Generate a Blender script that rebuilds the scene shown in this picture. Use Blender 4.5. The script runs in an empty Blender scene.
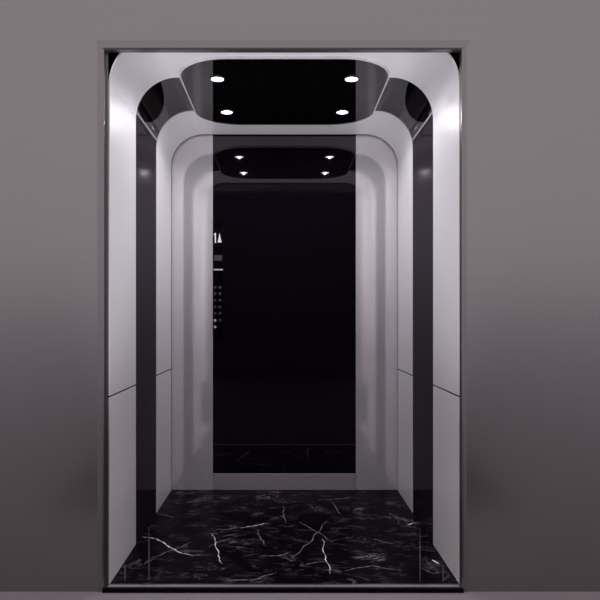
import bpy, bmesh, math
from mathutils import Vector

C = bpy.context.scene.collection
sc = bpy.context.scene

# ------------------------------------------------------------------ helpers
def link(o, parent=None):
    C.objects.link(o)
    if parent: o.parent = parent
    return o

def obj(name, bm, mats, parent=None, bevel=0.0, smooth=False):
    bmesh.ops.recalc_face_normals(bm, faces=bm.faces)
    me = bpy.data.meshes.new(name)
    if smooth:
        for f in bm.faces: f.smooth = True
        for e in bm.edges:
            if len(e.link_faces) == 2 and e.calc_face_angle(0) > math.radians(35):
                e.smooth = False
    bm.to_mesh(me); bm.free()
    if not isinstance(mats, (list, tuple)): mats = [mats]
    for m in mats: me.materials.append(m)
    o = bpy.data.objects.new(name, me)
    if bevel:
        b = o.modifiers.new('edge', 'BEVEL'); b.width = bevel; b.segments = 2
        b.limit_method = 'ANGLE'; b.angle_limit = math.radians(50)
    return link(o, parent)

def tag(o, label, cat, group=None):
    o['label'] = label; o['category'] = cat
    if group: o['group'] = group
    return o

def struct(o):
    o['kind'] = 'structure'; return o

def thing(name, loc, label, cat, group=None):
    o = bpy.data.objects.new(name, None); o.empty_display_size = 0.05
    o.location = loc; link(o)
    return tag(o, label, cat, group)

def box(bm, x0, x1, y0, y1, z0, z1):
    vs = [bm.verts.new((x, y, z)) for x in (x0, x1) for y in (y0, y1) for z in (z0, z1)]
    for f in ((0,1,3,2),(4,6,7,5),(0,4,5,1),(2,3,7,6),(0,2,6,4),(1,5,7,3)):
        bm.faces.new([vs[i] for i in f])
    return bm

def bxm(*a):
    return box(bmesh.new(), *a)

def sweep(pts, y0, y1, t, off=(0,0,0)):
    """A bent sheet: pts = visible surface in x,z; thickness t to the outside (left of travel)."""
    n = len(pts); outer = []
    for i in range(n):
        a = Vector(pts[max(i-1,0)]); b = Vector(pts[min(i+1,n-1)])
        d = (b-a).normalized(); nn = Vector((-d.y, d.x))
        outer.append((pts[i][0]+nn.x*t, pts[i][1]+nn.y*t))
    bm = bmesh.new()
    def ring(y):
        return ([bm.verts.new((p[0]-off[0], y-off[1], p[1]-off[2])) for p in pts],
                [bm.verts.new((p[0]-off[0], y-off[1], p[1]-off[2])) for p in outer])
    a, ao = ring(y0); b, bo = ring(y1)
    for i in range(n-1):
        bm.faces.new((a[i], a[i+1], b[i+1], b[i]))
        bm.faces.new((ao[i], bo[i], bo[i+1], ao[i+1]))
        bm.faces.new((a[i], ao[i], ao[i+1], a[i+1]))
        bm.faces.new((b[i], b[i+1], bo[i+1], bo[i]))
    bm.faces.new((a[0], b[0], bo[0], ao[0])); bm.faces.new((a[-1], ao[-1], bo[-1], b[-1]))
    return bm

# ------------------------------------------------------------------ materials
def lin(r, g, b):
    f = lambda c: c/12.92 if c <= 0.04045 else ((c+0.055)/1.055)**2.4
    return (f(r/255), f(g/255), f(b/255), 1)

def mat(name, col, rough=0.4, metal=0.0, ior=1.5, spec=0.5, brush=None, emit=None, strength=0, amount=0.06):
    m = bpy.data.materials.new(name); m.use_nodes = True
    nt = m.node_tree; p = nt.nodes['Principled BSDF']
    p.inputs['Base Color'].default_value = col
    p.inputs['Roughness'].default_value = rough
    p.inputs['Metallic'].default_value = metal
    p.inputs['IOR'].default_value = ior
    p.inputs['Specular IOR Level'].default_value = spec
    if emit:
        p.inputs['Emission Color'].default_value = emit
        p.inputs['Emission Strength'].default_value = strength
    if brush:
        tc = nt.nodes.new('ShaderNodeTexCoord'); mp = nt.nodes.new('ShaderNodeMapping')
        mp.inputs['Scale'].default_value = brush
        nz = nt.nodes.new('ShaderNodeTexNoise'); nz.inputs['Scale'].default_value = 1
        nz.inputs['Detail'].default_value = 3
        nt.links.new(tc.outputs['Object'], mp.inputs['Vector'])
        nt.links.new(mp.outputs['Vector'], nz.inputs['Vector'])
        mr = nt.nodes.new('ShaderNodeMapRange')
        mr.inputs['To Min'].default_value = max(rough-amount, 0); mr.inputs['To Max'].default_value = rough+amount
        nt.links.new(nz.outputs['Fac'], mr.inputs['Value'])
        nt.links.new(mr.outputs['Result'], p.inputs['Roughness'])
    return m

M = {}
M['landing_steel'] = mat('landing brushed steel', (0.224, 0.213, 0.219, 1), 0.22, 0.86, brush=(2, 2, 160))
M['casing_steel'] = mat('door casing steel', (0.19, 0.18, 0.186, 1), 0.30, 0.85, brush=(120, 120, 2))
M['rib_steel'] = mat('satin arch steel', (0.80, 0.78, 0.815, 1), 0.34, 0.25, brush=(160, 3, 3), amount=0.04)
M['back_steel'] = mat('back panel steel', (0.70, 0.665, 0.705, 1), 0.08, 0.55, brush=(90, 90, 2), amount=0.03)
M['kick_steel'] = mat('kick plate steel', (0.52, 0.48, 0.53, 1), 0.3, 0.6, brush=(2, 90, 90))
M['trim_steel'] = mat('bright trim', (0.85, 0.82, 0.85, 1), 0.25, 0.7)
M['sill_steel'] = mat('sill aluminium', (0.30, 0.28, 0.30, 1), 0.35, 0.9, brush=(2, 200, 200))
M['black'] = mat('black lining', (0.004, 0.003, 0.004, 1), 0.9, spec=0.0)
M['mirror'] = mat('dark mirror', (0.003, 0.0015, 0.0035, 1), 0.02, 0, ior=1.75)
M['side_mirror'] = mat('dark side mirror', (0.014, 0.008, 0.016, 1), 0.06, 0, ior=1.06)
M['ceiling_glass'] = mat('black ceiling glass', (0.001, 0.001, 0.001, 1), 0.015, 0, ior=1.5)
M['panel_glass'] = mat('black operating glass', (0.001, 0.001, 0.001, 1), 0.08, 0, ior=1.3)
M['lens'] = mat('lit lens', (1, 1, 1, 1), 0.4, emit=(1.0, 0.96, 1.0, 1), strength=14)
M['lamp_ring'] = mat('lamp ring', (0.08, 0.08, 0.085, 1), 0.3, 0.9)
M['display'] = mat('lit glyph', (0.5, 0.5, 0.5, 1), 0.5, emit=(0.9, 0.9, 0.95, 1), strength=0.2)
M['plate_grey'] = mat('grey plate', (0.05, 0.048, 0.053, 1), 0.4, 0.3)
M['button'] = mat('button steel', (0.022, 0.020, 0.024, 1), 0.35, 0.2)
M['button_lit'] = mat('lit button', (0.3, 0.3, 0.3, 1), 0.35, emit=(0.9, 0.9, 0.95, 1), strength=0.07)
M['landing_floor'] = mat('landing floor', (0.225, 0.20, 0.218, 1), 0.6, brush=(6, 6, 6))

M['screen_dark'] = mat('added dark screen', (0.008, 0.005, 0.009, 1), 0.6, spec=0.2)

M['dark_sheet'] = mat('added dark floor sheet', (0.012, 0.009, 0.012, 1), 0.9, spec=0.1)

def marble():
    m = mat('black marble', (0.004, 0.003, 0.004, 1), 0.3, ior=1.05)
    nt = m.node_tree; p = nt.nodes['Principled BSDF']
    tc = nt.nodes.new('ShaderNodeTexCoord')
    def web(scale, rot, stretch, lo, hi, dist):
        mp = nt.nodes.new('ShaderNodeMapping'); mp.inputs['Rotation'].default_value = (0, 0, rot)
        mp.inputs['Scale'].default_value = stretch
        nt.links.new(tc.outputs['Object'], mp.inputs['Vector'])
        nz = nt.nodes.new('ShaderNodeTexNoise'); nz.inputs['Scale'].default_value = scale
        nz.inputs['Detail'].default_value = 6; nz.inputs['Roughness'].default_value = 0.6
        nz.inputs['Distortion'].default_value = dist
        nt.links.new(mp.outputs['Vector'], nz.inputs['Vector'])
        s = nt.nodes.new('ShaderNodeMath'); s.operation = 'SUBTRACT'; s.inputs[1].default_value = 0.5
        nt.links.new(nz.outputs['Fac'], s.inputs[0])
        a = nt.nodes.new('ShaderNodeMath'); a.operation = 'ABSOLUTE'
        nt.links.new(s.outputs[0], a.inputs[0])
        r = nt.nodes.new('ShaderNodeMapRange')
        r.inputs['From Min'].default_value = lo; r.inputs['From Max'].default_value = hi
        r.inputs['To Min'].default_value = 1; r.inputs['To Max'].default_value = 0
        nt.links.new(a.outputs[0], r.inputs['Value'])
        return r.outputs['Result']
    def patch(scale, lo, hi):
        nz = nt.nodes.new('ShaderNodeTexNoise'); nz.inputs['Scale'].default_value = scale
        nz.inputs['Detail'].default_value = 4
        nt.links.new(tc.outputs['Object'], nz.inputs['Vector'])
        r = nt.nodes.new('ShaderNodeMapRange')
        r.inputs['From Min'].default_value = lo; r.inputs['From Max'].default_value = hi
        nt.links.new(nz.outputs['Fac'], r.inputs['Value'])
        return r.outputs['Result']
    def mul(a, b):
        n = nt.nodes.new('ShaderNodeMath'); n.operation = 'MULTIPLY'
        nt.links.new(a, n.inputs[0])
        if isinstance(b, float): n.inputs[1].default_value = b
        else: nt.links.new(b, n.inputs[1])
        return n.outputs[0]
    def add(a, b):
        n = nt.nodes.new('ShaderNodeMath'); n.operation = 'ADD'
        nt.links.new(a, n.inputs[0]); nt.links.new(b, n.inputs[1]); return n.outputs[0]
    v1 = mul(web(3.2, 0.5, (1, 1.6, 1), 0.0, 0.016, 1.2), patch(5.5, 0.5, 0.68))
    v2 = mul(web(6.5, -0.4, (0.8, 1.8, 1), 0.0, 0.03, 0.8), patch(9.0, 0.46, 0.7))
    cloud = mul(patch(11.0, 0.48, 0.8), 0.02)
    tot = add(add(mul(v1, 0.9), mul(v2, 0.26)), cloud)
    mx = nt.nodes.new('ShaderNodeMix'); mx.data_type = 'RGBA'
    mx.inputs[6].default_value = (0.0035, 0.0022, 0.0035, 1)
    mx.inputs[7].default_value = (0.30, 0.27, 0.30, 1)
    nt.links.new(tot, mx.inputs[0]); nt.links.new(mx.outputs[2], p.inputs['Base Color'])
    return m
M['marble'] = marble()
M['vein'] = mat('white marble vein', (0.85, 0.80, 0.87, 1), 0.3, ior=1.05)
M['faint_vein_and_reflection'] = mat('grey vein and painted reflection', (0.22, 0.20, 0.23, 1), 0.3, ior=1.05)

# ------------------------------------------------------------------ sizes (metres; x right, y into the car, z up)
D = 2.55; EYE = 1.030; K = 258.0
HW = 0.676          # half width of the car
ZC = 2.124          # ceiling of the car
R = 0.19            # radius of the upper corners
YB = 1.392          # back wall
Y1, Y2 = 0.444, 0.933
T = 0.006           # thickness of the arch sheets
SEAM = 0.725

def floor_pt(px, py):
    r = 267.0/(py-318.0)
    return ((px-284.5)*r/K, (r-1)*D)

# ------------------------------------------------------------------ setting: car shell
S = 0.006
struct(obj('wall_left', bxm(-HW-0.05, -HW-S, -0.008, YB+0.02, -0.04, ZC+0.03), M['black']))
struct(obj('wall_right', bxm(HW+S, HW+0.05, -0.008, YB+0.02, -0.04, ZC+0.03), M['black']))
struct(obj('wall_back', bxm(-HW-S, HW+S, YB+0.004, YB+0.02, -0.04, ZC+0.03), M['black']))
struct(obj('ceiling', bxm(-HW-S, HW+S, -0.008, YB+0.004, ZC+S, ZC+0.03), M['black']))

# car floor: marble slab with its larger veins and painted reflection lines
bm = bxm(-HW-S, HW+S, 0.0, YB+0.004, -0.04, 0.0)
def ribbon(pts, w, mi, z=0.0004):
    line = len(pts) == 2; w *= 1.0 if line else 0.72
    P = [Vector(floor_pt(*p)) for p in pts]
    # jitter: split each leg so that the vein wanders like stone
    Q = []
    for i in range(len(P)-1):
        d = P[i+1]-P[i]; n = Vector((-d.y, d.x))
        for k in range(6):
            t = k/6
            Q.append(P[i]+d*t+n*(0.035*math.sin(7.3*k+3.1*i+P[i].x*40) if k and not line else 0))
    Q.append(P[-1])
    L, Rr = [], []
    for i, q in enumerate(Q):
        d = (Q[min(i+1, len(Q)-1)]-Q[max(i-1, 0)]).normalized(); n = Vector((-d.y, d.x))
        u = i/(len(Q)-1)
        ww = w*(0.25+0.75*math.sin(math.pi*min(max(u, .04), .96))**0.7)*(0.8+(0.0 if line else 0.5)*math.sin(i*2.1))*0.5
        a = q+n*ww; b = q-n*ww
        L.append(bm.verts.new((a.x, a.y, z))); Rr.append(bm.verts.new((b.x, b.y, z)))
    for i in range(len(Q)-1):
        f = bm.faces.new((L[i], Rr[i], Rr[i+1], L[i+1])); f.material_index = mi
BRIGHT = [
 ([(143,538),(157,540),(168,547),(178,553),(193,557)], .010),
 ([(212,535),(216,543),(218,557),(222,565)], .007),
 ([(240,529),(253,527),(268,524)], .009),
 ([(322,540),(326,558),(330,575)], .006),
 ([(432,561),(439,565)], .012),
 ([(408,526),(413,524)], .012)]
FAINT = [
 ([(158,515),(166,516),(174,519)], .010),
 ([(257,530),(260,538),(265,547)], .007),
 ([(193,501),(203,499),(214,499)], .012),
 ([(262,557),(278,557),(291,553)], .010),
 ([(150,560),(170,552),(192,543)], .008),
 ([(300,523),(308,528),(317,533),(333,543)], .008),
 ([(327,522),(318,533),(308,545),(290,560)], .008),
 ([(345,572),(358,569),(373,567),(400,572)], .009),
 ([(389,514),(400,520),(411,523)], .010),
 ([(318,501),(335,500),(354,498)], .012),
 ([(332,503),(336,509),(341,516)], .008),
 ([(283,507),(284,515),(285,524)], .007),
 ([(250,583),(262,578),(276,574)], .008),
 ([(268,492),(276,493),(281,494)], .014),
 ([(374,540),(383,543),(394,545)], .009),
 ([(208,548),(225,541),(246,535)], .006),
 ([(300,567),(313,564),(328,562)], .007),
 ([(149,528),(149,582)], .0028), ([(420,528),(420,583)], .0028),  # straight lines from here on: reflection streaks put into the floor colour
 ([(125,565),(125,583)], .0025), ([(443,566),(443,583)], .0025)]
for p, w in BRIGHT: ribbon(p, w, 1)
for p, w in FAINT: ribbon(p, w, 2)
struct(obj('floor', bm, [M['marble'], M['vein'], M['faint_vein_and_reflection']]))

# ------------------------------------------------------------------ setting: landing
WF, WK = -0.035, -0.012            # landing wall face and back
OXL, OXR, OZ = 0.689, 0.6765, EYE+1.0245         # door opening
FZ = -0.016                        # landing floor
bm = bmesh.new()
def plate(bm, xs, zs, y0, y1, holes):
    """grid plate with some cells left open"""
    g = {}
    def v(i, j, y): 
        if (i, j, y) not in g: g[(i, j, y)] = bm.verts.new((xs[i], y, zs[j]))
        return g[(i, j, y)]
    cells = [(i, j) for i in range(len(xs)-1) for j in range(len(zs)-1) if (i, j) not in holes]
    for i, j in cells:
        for y in (y0, y1):
            bm.faces.new([v(i,j,y), v(i+1,j,y), v(i+1,j+1,y), v(i,j+1,y)])
        for (di, dj, a, b) in ((-1,0,(i,j),(i,j+1)), (1,0,(i+1,j),(i+1,j+1)), (0,-1,(i,j),(i+1,j)), (0,1,(i,j+1),(i+1,j+1))):
            if (i+di, j+dj) not in cells:
                bm.faces.new([v(*a,y0), v(*b,y0), v(*b,y1), v(*a,y1)])
plate(bm, [-3.2, -OXL-0.004, OXR+0.004, 3.2], [FZ, OZ+0.004, 3.4], WF, WK, {(1, 0)})
struct(obj('wall_front', bm, M['landing_steel']))

# door casing: a splayed steel strip round the opening
def casing(name, x_in, x_out, top=None, ret=0.0):
    bm = bmesh.new()
    if top is None:
        s = 1 if x_out > x_in else -1
        prof = [(x_in, WF-0.003), (x_in+s*0.006, WF-0.006), (x_out, WF-0.001), (x_out, WF+0.0002), (x_in+s*0.0035, WF+0.0002), (x_in+s*0.0035, WK+0.003), (x_in-s*ret, WK+0.003), (x_in-s*ret, WK), (x_in, WK)]
        z1 = lambda x: OZ + max(0, s*(x-x_in))
        a = [bm.verts.new((x, y, FZ)) for x, y in prof]
        b = [bm.verts.new((x, y, z1(x))) for x, y in prof]
    else:
        prof = [(OZ, WK+0.002), (OZ, WF-0.003), (OZ+0.006, WF-0.006), (top, WF-0.001), (top, WF+0.0002), (OZ+0.0035, WF+0.0002), (OZ+0.0035, WK+0.002)]
        a = [bm.verts.new((-OXL-(z-OZ), y, z)) for z, y in prof]
        b = [bm.verts.new((OXR+(z-OZ), y, z)) for z, y in prof]
    n = len(prof)
    for i in range(n): bm.faces.new((a[i], a[(i+1)%n], b[(i+1)%n], b[i]))
    bm.faces.new(a); bm.faces.new(b[::-1])
    struct(obj(name, bm, M['casing_steel']))
casing('trim_1', -OXL, -OXL-0.026, ret=0.0085)
casing('trim_2', OXR, OXR+0.020, ret=0.0005)
casing('trim_3', 0, 0, OZ+0.036)

# landing floor, stopping short of the door sill
bm = bmesh.new()
plate2 = [(-3.2, -6.5), (3.2, -6.5), (3.2, WF), (-3.2, WF)]
box(bm, -3.2, 3.2, -6.5, WF, FZ-0.05, FZ)
struct(obj('floor_landing', bm, M['landing_floor']))

# dark floor sheets, added so the back mirror reflects no bright landing floor
struct(obj('floor_added_sheet_far', bxm(-1.3, 1.3, -6.39, -1.2, FZ, FZ+0.006), M['dark_sheet']))
struct(obj('floor_added_sheet_near', bxm(-0.72, 0.72, -1.199, -0.14, FZ, FZ+0.006), M['dark_sheet']))
# unseen dark screen added behind the camera to keep the back mirror black
struct(obj('wall_added_screen', bxm(-1.4, 1.4, -6.5, -6.4, FZ, 3.4), M['screen_dark']))

# door sill: grooved aluminium threshold with a dark front lip
t = thing('door_sill', (0, -0.03, FZ), 'narrow grey metal door sill along the front edge of the black marble floor', 'door sill')
bm = bmesh.new()
prof = [(-0.030, -0.005), (-0.030, 0.0), (-0.024, 0.0), (-0.022, -0.003), (-0.019, -0.003), (-0.017, 0.0), (-0.001, 0.0), (-0.001, -0.005)]
a = [bm.verts.new((-OXL+0.0088, y+0.03, z-FZ)) for y, z in prof]; b = [bm.verts.new((OXR-0.0008, y+0.03, z-FZ)) for y, z in prof]
for i in range(len(prof)): bm.faces.new((a[i], a[(i+1)%len(prof)], b[(i+1)%len(prof)], b[i]))
bm.faces.new(a); bm.faces.new(b[::-1])
obj('sill_plate', bm, M['sill_steel'], t)
bm = bxm(-OXL-0.003, OXR+0.005, -0.018, -0.0115, 0.0005, 0.0155)
l = obj('sill_lip', bm, M['black'], t); l['label'] = 'black front lip of the sill'

# ------------------------------------------------------------------ arch ribs (steel portal frames of the car)
def arc_pts(side, r=R, n=22, inset=0.0):
    """quarter circle from the wall to the ceiling on one side, travelling up then in"""
    cx = side*(HW-R); cz = ZC-R
    return [(cx+side*(r)*math.cos(a), cz+r*math.sin(a)) for a in [math.pi/2*i/n for i in range(n+1)]]

def arch(y0, y1, label):
    loc = (0, (y0+y1)/2, 0)
    t = thing('arch_frame', loc, label, 'arch frame', 'steel arch frames of the lift car')
    for s in (-1, 1):
        fl = (lambda p: p if s < 0 else p[::-1])     # sheet always thickens to the outside
        low = [(s*HW, 0.0), (s*HW, SEAM-0.0035)]
        up = [(s*HW, SEAM+0.0035), (s*HW, ZC-R)]
        obj('lower_panel', sweep(fl(low), y0, y1, T, loc), M['rib_steel'], t, bevel=0.001)
        obj('upper_panel', sweep(fl(up), y0, y1, T, loc), M['rib_steel'], t, bevel=0.0008)
        obj('corner_cove', sweep(fl(arc_pts(s)), y0, y1, T, loc), M['rib_steel'], t, smooth=True)
    obj('ceiling_strip', sweep([(-HW+R, ZC), (HW-R, ZC)], y0, y1, T, loc), M['rib_steel'], t)
    return t
arch(0.0, Y1, 'light steel arch frame nearest the doorway, round upper corners and a seam at waist height')
arch(Y2, YB-0.022, 'light steel arch frame beside the back wall, smaller in view, with round upper corners')

# ------------------------------------------------------------------ dark panels between the arches
ZT = 1.962
REC = 0.003                         # set back behind the steel
G = 0.0008
for s, side in ((-1, 'left'), (1, 'right')):
    xw = s*(HW+REC)
    t = thing('side_mirror', (xw, (Y1+Y2)/2, 0), 'tall dark mirror strip on the %s side wall between the two steel arch frames' % side, 'mirror', 'dark side mirrors')
    cx, cz = s*(HW-R), ZC-R
    th0 = math.asin((ZT-cz)/(R+REC))
    pts = [(xw, 0.0), (xw, cz)] + [(cx+s*(R+REC)*math.cos(th0*k/5), cz+(R+REC)*math.sin(th0*k/5)) for k in range(1, 6)]
    if s > 0: pts = pts[::-1]
    obj('mirror_glass', sweep(pts, Y1+G, Y2-G, 0.0028, t.location), M['side_mirror'], t, smooth=True)
    th1 = th0+0.045
    pts = [(cx+s*(R+REC-0.004)*math.cos(a), cz+(R+REC-0.004)*math.sin(a)) for a in (th0+0.002, (th0+th1)/2, th1)]
    if s > 0: pts = pts[::-1]
    o = obj('top_trim', sweep(pts, Y1+G, Y2-G, 0.006, t.location), M['trim_steel'], t); o['label'] = 'thin bright metal strip'
    t = thing('cove_panel', (cx, (Y1+Y2)/2, ZC-R/2), 'glossy black curved panel at the %s upper corner between the steel arch frames' % side, 'panel', 'black cove panels')
    aa = [th1+0.002+(math.pi/2-th1-0.002)*k/24 for k in range(25)]
    pts = [(cx+s*(R+REC)*math.cos(a), cz+(R+REC)*math.sin(a)) for a in aa] + [(s*0.4755, ZC+REC)]
    if s > 0: pts = pts[::-1]
    obj('curved_glass', sweep(pts, Y1+G, Y2-G, 0.0028, t.location), M['ceiling_glass'], t, smooth=True)

# ------------------------------------------------------------------ black ceiling panel with rim
PX, PY0, PY1, PR = 0.4735, 0.200, 1.150, 0.23
def rrect(hx, y0, y1, r, n=14):
    out = []
    for cx, cy, a0 in ((hx-r, y1-r, 0), (-hx+r, y1-r, 90), (-hx+r, y0+r, 180), (hx-r, y0+r, 270)):
        for k in range(n+1):
            a = math.radians(a0+90*k/n); out.append((cx+r*math.cos(a), cy+r*math.sin(a)))
    return out
t = thing('ceiling_panel', (0, (PY0+PY1)/2, ZC), 'glossy black ceiling panel with rounded corners and a thin bright rim', 'ceiling panel')
oy = (PY0+PY1)/2
def slab(pts, z0, z1):
    bm = bmesh.new()
    a = [bm.verts.new((x, y-oy, z0)) for x, y in pts]; b = [bm.verts.new((x, y-oy, z1)) for x, y in pts]
    n = len(pts)
    for i in range(n): bm.faces.new((a[i], a[(i+1)%n], b[(i+1)%n], b[i]))
    bm.faces.new(a); bm.faces.new(b)
    return bm
obj('glass', slab(rrect(PX-0.0067, PY0+0.0067, PY1-0.0067, PR-0.0067), -0.0085, -0.0005), M['ceiling_glass'], t)
bm = bmesh.new()
o1 = rrect(PX, PY0, PY1, PR); i1 = rrect(PX-0.0065, PY0+0.0065, PY1-0.0065, PR-0.0065)
n = len(o1); rings = []
for pts, z in ((o1, -0.0005), (o1, -0.010), (i1, -0.010), (i1, -0.0005)):
    rings.append([bm.verts.new((x, y-oy, z)) for x, y in pts])
for q in range(4):
    a, b = rings[q], rings[(q+1)%4]
    for i in range(n): bm.faces.new((a[i], a[(i+1)%n], b[(i+1)%n], b[i]))
o = obj('rim', bm, M['trim_steel'], t); o['label'] = 'thin bright metal rim'

# downlights
def lathe(prof, n=24):
    bm = bmesh.new(); rr = []
    for r, z in prof:
        rr.append([bm.verts.new((r*math.cos(2*math.pi*k/n), r*math.sin(2*math.pi*k/n), z)) for k in range(n)])
    for a, b in zip(rr, rr[1:]):
        for k in range(n): bm.faces.new((a[k], a[(k+1)%n], b[(k+1)%n], b[k]))
    return bm, rr
SPOT = 8
def downlight(x, y, label):
    t = thing('downlight', (x, y, ZC-0.0087), label, 'downlight', 'ceiling downlights')
    bm, rr = lathe([(0.029, 0.0), (0.034, 0.0), (0.033, -0.004), (0.029, -0.005), (0.0285, -0.001), (0.029, 0.0)])
    obj('ring', bm, M['lamp_ring'], t, smooth=True)
    bm, rr = lathe([(0.0283, -0.0012), (0.0275, -0.0024), (0.015, -0.0030), (0.003, -0.0032)])
    bm.faces.new(rr[-1]); bm.faces.new(rr[0])
    o = obj('lens', bm, M['lens'], t, smooth=True); o['label'] = 'glowing white lens'
    ld = bpy.data.lights.new('downlight_lamp', 'SPOT'); ld.energy = SPOT; ld.color = (0.98, 0.96, 1.0)
    ld.spot_size = math.radians(168); ld.spot_blend = 0.6; ld.shadow_soft_size = 0.004
    lo = bpy.data.objects.new('downlight_lamp', ld); link(lo, t); lo.location = (0, 0, -0.0078)
for y, f in ((0.432, 'front'), (0.912, 'rear')):
    for x, s in ((-0.304, 'left'), (0.304, 'right')):
        downlight(x, y, 'small round lit downlight at the %s %s of the black ceiling panel' % (f, s))

# ------------------------------------------------------------------ back wall
ML, MR, MZ = -0.4284, 0.4266, 0.0995
for x0, x1, side in ((-HW-0.004, ML-0.001, 'left'), (MR+0.001, HW+0.004, 'right')):
    o = obj('steel_sheet', bxm(-(x1-x0)/2, (x1-x0)/2, 0, 0.004, 0.0005, ZC+0.004), M['back_steel'], bevel=0.0008)
    o.location = ((x0+x1)/2, YB, 0)
    tag(o, 'tall reflective steel panel on the back wall, %s of the black mirror' % side, 'wall panel', 'steel back panels')
o = obj('back_mirror', bxm(ML, MR, 0, 0.004, MZ, ZC+0.004), M['mirror'])
o.location = (0, YB, 0)
tag(o, 'large black mirror in the middle of the back wall', 'mirror')
o = obj('kick_plate', bxm(ML+0.0005, MR-0.0005, -0.001, 0.004, 0.0005, MZ-0.001), M['kick_steel'], bevel=0.001)
o.location = (0, YB, 0)
tag(o, 'low grey steel kick plate below the black back mirror', 'kick plate')

# ------------------------------------------------------------------ reflection of an operating panel, built solid on the mirror's left edge
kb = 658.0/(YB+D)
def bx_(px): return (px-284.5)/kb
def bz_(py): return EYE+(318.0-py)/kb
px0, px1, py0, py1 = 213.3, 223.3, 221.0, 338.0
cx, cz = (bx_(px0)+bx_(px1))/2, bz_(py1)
t = thing('control_panel_reflection', (cx, YB-0.0002, cz), 'modelled reflection of a slim black lift control panel with display and buttons at the left edge of the mirror', 'control panel')
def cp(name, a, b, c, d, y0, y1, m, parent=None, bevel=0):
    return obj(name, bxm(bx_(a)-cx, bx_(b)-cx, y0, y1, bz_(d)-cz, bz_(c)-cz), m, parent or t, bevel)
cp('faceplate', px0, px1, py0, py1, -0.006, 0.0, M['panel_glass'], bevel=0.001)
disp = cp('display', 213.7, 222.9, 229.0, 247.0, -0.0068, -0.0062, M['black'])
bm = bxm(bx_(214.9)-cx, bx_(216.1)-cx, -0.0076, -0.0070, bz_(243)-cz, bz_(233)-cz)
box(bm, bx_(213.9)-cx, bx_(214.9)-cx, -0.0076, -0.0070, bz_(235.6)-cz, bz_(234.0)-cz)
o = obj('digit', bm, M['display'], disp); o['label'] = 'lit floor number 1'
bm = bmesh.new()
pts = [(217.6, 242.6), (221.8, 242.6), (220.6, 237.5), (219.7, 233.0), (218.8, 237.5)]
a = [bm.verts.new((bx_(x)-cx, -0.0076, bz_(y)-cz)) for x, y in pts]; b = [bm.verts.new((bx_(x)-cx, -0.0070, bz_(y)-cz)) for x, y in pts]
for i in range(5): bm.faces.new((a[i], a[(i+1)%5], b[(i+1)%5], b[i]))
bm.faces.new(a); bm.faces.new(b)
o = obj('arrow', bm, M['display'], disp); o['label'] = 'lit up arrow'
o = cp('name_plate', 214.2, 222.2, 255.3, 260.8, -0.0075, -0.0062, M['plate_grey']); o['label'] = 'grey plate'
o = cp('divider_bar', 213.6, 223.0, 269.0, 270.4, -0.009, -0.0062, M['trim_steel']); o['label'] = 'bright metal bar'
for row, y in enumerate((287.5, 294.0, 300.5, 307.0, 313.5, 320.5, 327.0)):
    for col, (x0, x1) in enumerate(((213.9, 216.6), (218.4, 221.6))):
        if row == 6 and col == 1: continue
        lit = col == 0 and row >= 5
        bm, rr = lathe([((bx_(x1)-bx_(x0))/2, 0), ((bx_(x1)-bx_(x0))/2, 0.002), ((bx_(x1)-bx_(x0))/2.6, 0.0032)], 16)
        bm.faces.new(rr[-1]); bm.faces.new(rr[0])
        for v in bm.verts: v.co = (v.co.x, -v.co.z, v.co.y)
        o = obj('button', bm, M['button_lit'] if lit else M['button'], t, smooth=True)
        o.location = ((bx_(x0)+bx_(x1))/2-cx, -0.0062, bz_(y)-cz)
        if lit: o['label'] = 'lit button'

# ------------------------------------------------------------------ light: the landing's surroundings
w = bpy.data.worlds.new('World'); sc.world = w; w.use_nodes = True
nt = w.node_tree; bg = nt.nodes['Background']
tc = nt.nodes.new('ShaderNodeTexCoord'); sp = nt.nodes.new('ShaderNodeSeparateXYZ')
nt.links.new(tc.outputs['Generated'], sp.inputs['Vector'])
cr = nt.nodes.new('ShaderNodeValToRGB'); mr = nt.nodes.new('ShaderNodeMapRange')
mr.inputs['From Min'].default_value = -1; mr.inputs['From Max'].default_value = 1
nt.links.new(sp.outputs['Z'], mr.inputs['Value']); nt.links.new(mr.outputs['Result'], cr.inputs['Fac'])
e = cr.color_ramp.elements
e[0].position = 0.475; e[0].color = (0.105, 0.088, 0.10, 1)
e[1].position = 0.535; e[1].color = (0.27, 0.245, 0.252, 1)
nt.links.new(cr.outputs['Color'], bg.inputs['Color']); bg.inputs['Strength'].default_value = 3.7

# unseen spots added low on the landing to brighten the car ceiling
UP = 80
for s in (-1, 1):
    ld = bpy.data.lights.new('added_ceiling_fill', 'SPOT'); ld.energy = UP; ld.color = (0.98, 0.965, 1.0)
    ld.spot_size = math.radians(70); ld.spot_blend = 1.0; ld.shadow_soft_size = 0.04
    lo = bpy.data.objects.new('added_ceiling_fill', ld); link(lo); lo.location = (s*0.5, -0.8, FZ+0.05)
    d = Vector((-s*0.25, 0.55, ZC)) - lo.location
    lo.rotation_euler = d.to_track_quat('-Z', 'Y').to_euler()

# ------------------------------------------------------------------ camera
cam = bpy.data.cameras.new('camera'); co = bpy.data.objects.new('camera', cam); link(co)
co.location = (0, -D, EYE); co.rotation_euler = (math.radians(90), 0, 0)
cam.sensor_width = 36; cam.lens = 36*658.0/600.0
cam.shift_x = 15.5/600; cam.shift_y = 18.0/600
cam.clip_start = 0.05
sc.camera = co
sc.view_settings.view_transform = 'Standard'; sc.view_settings.look = 'None'
sc.view_settings.gamma = 1; sc.view_settings.exposure = 0; sc.view_settings.use_curve_mapping = False
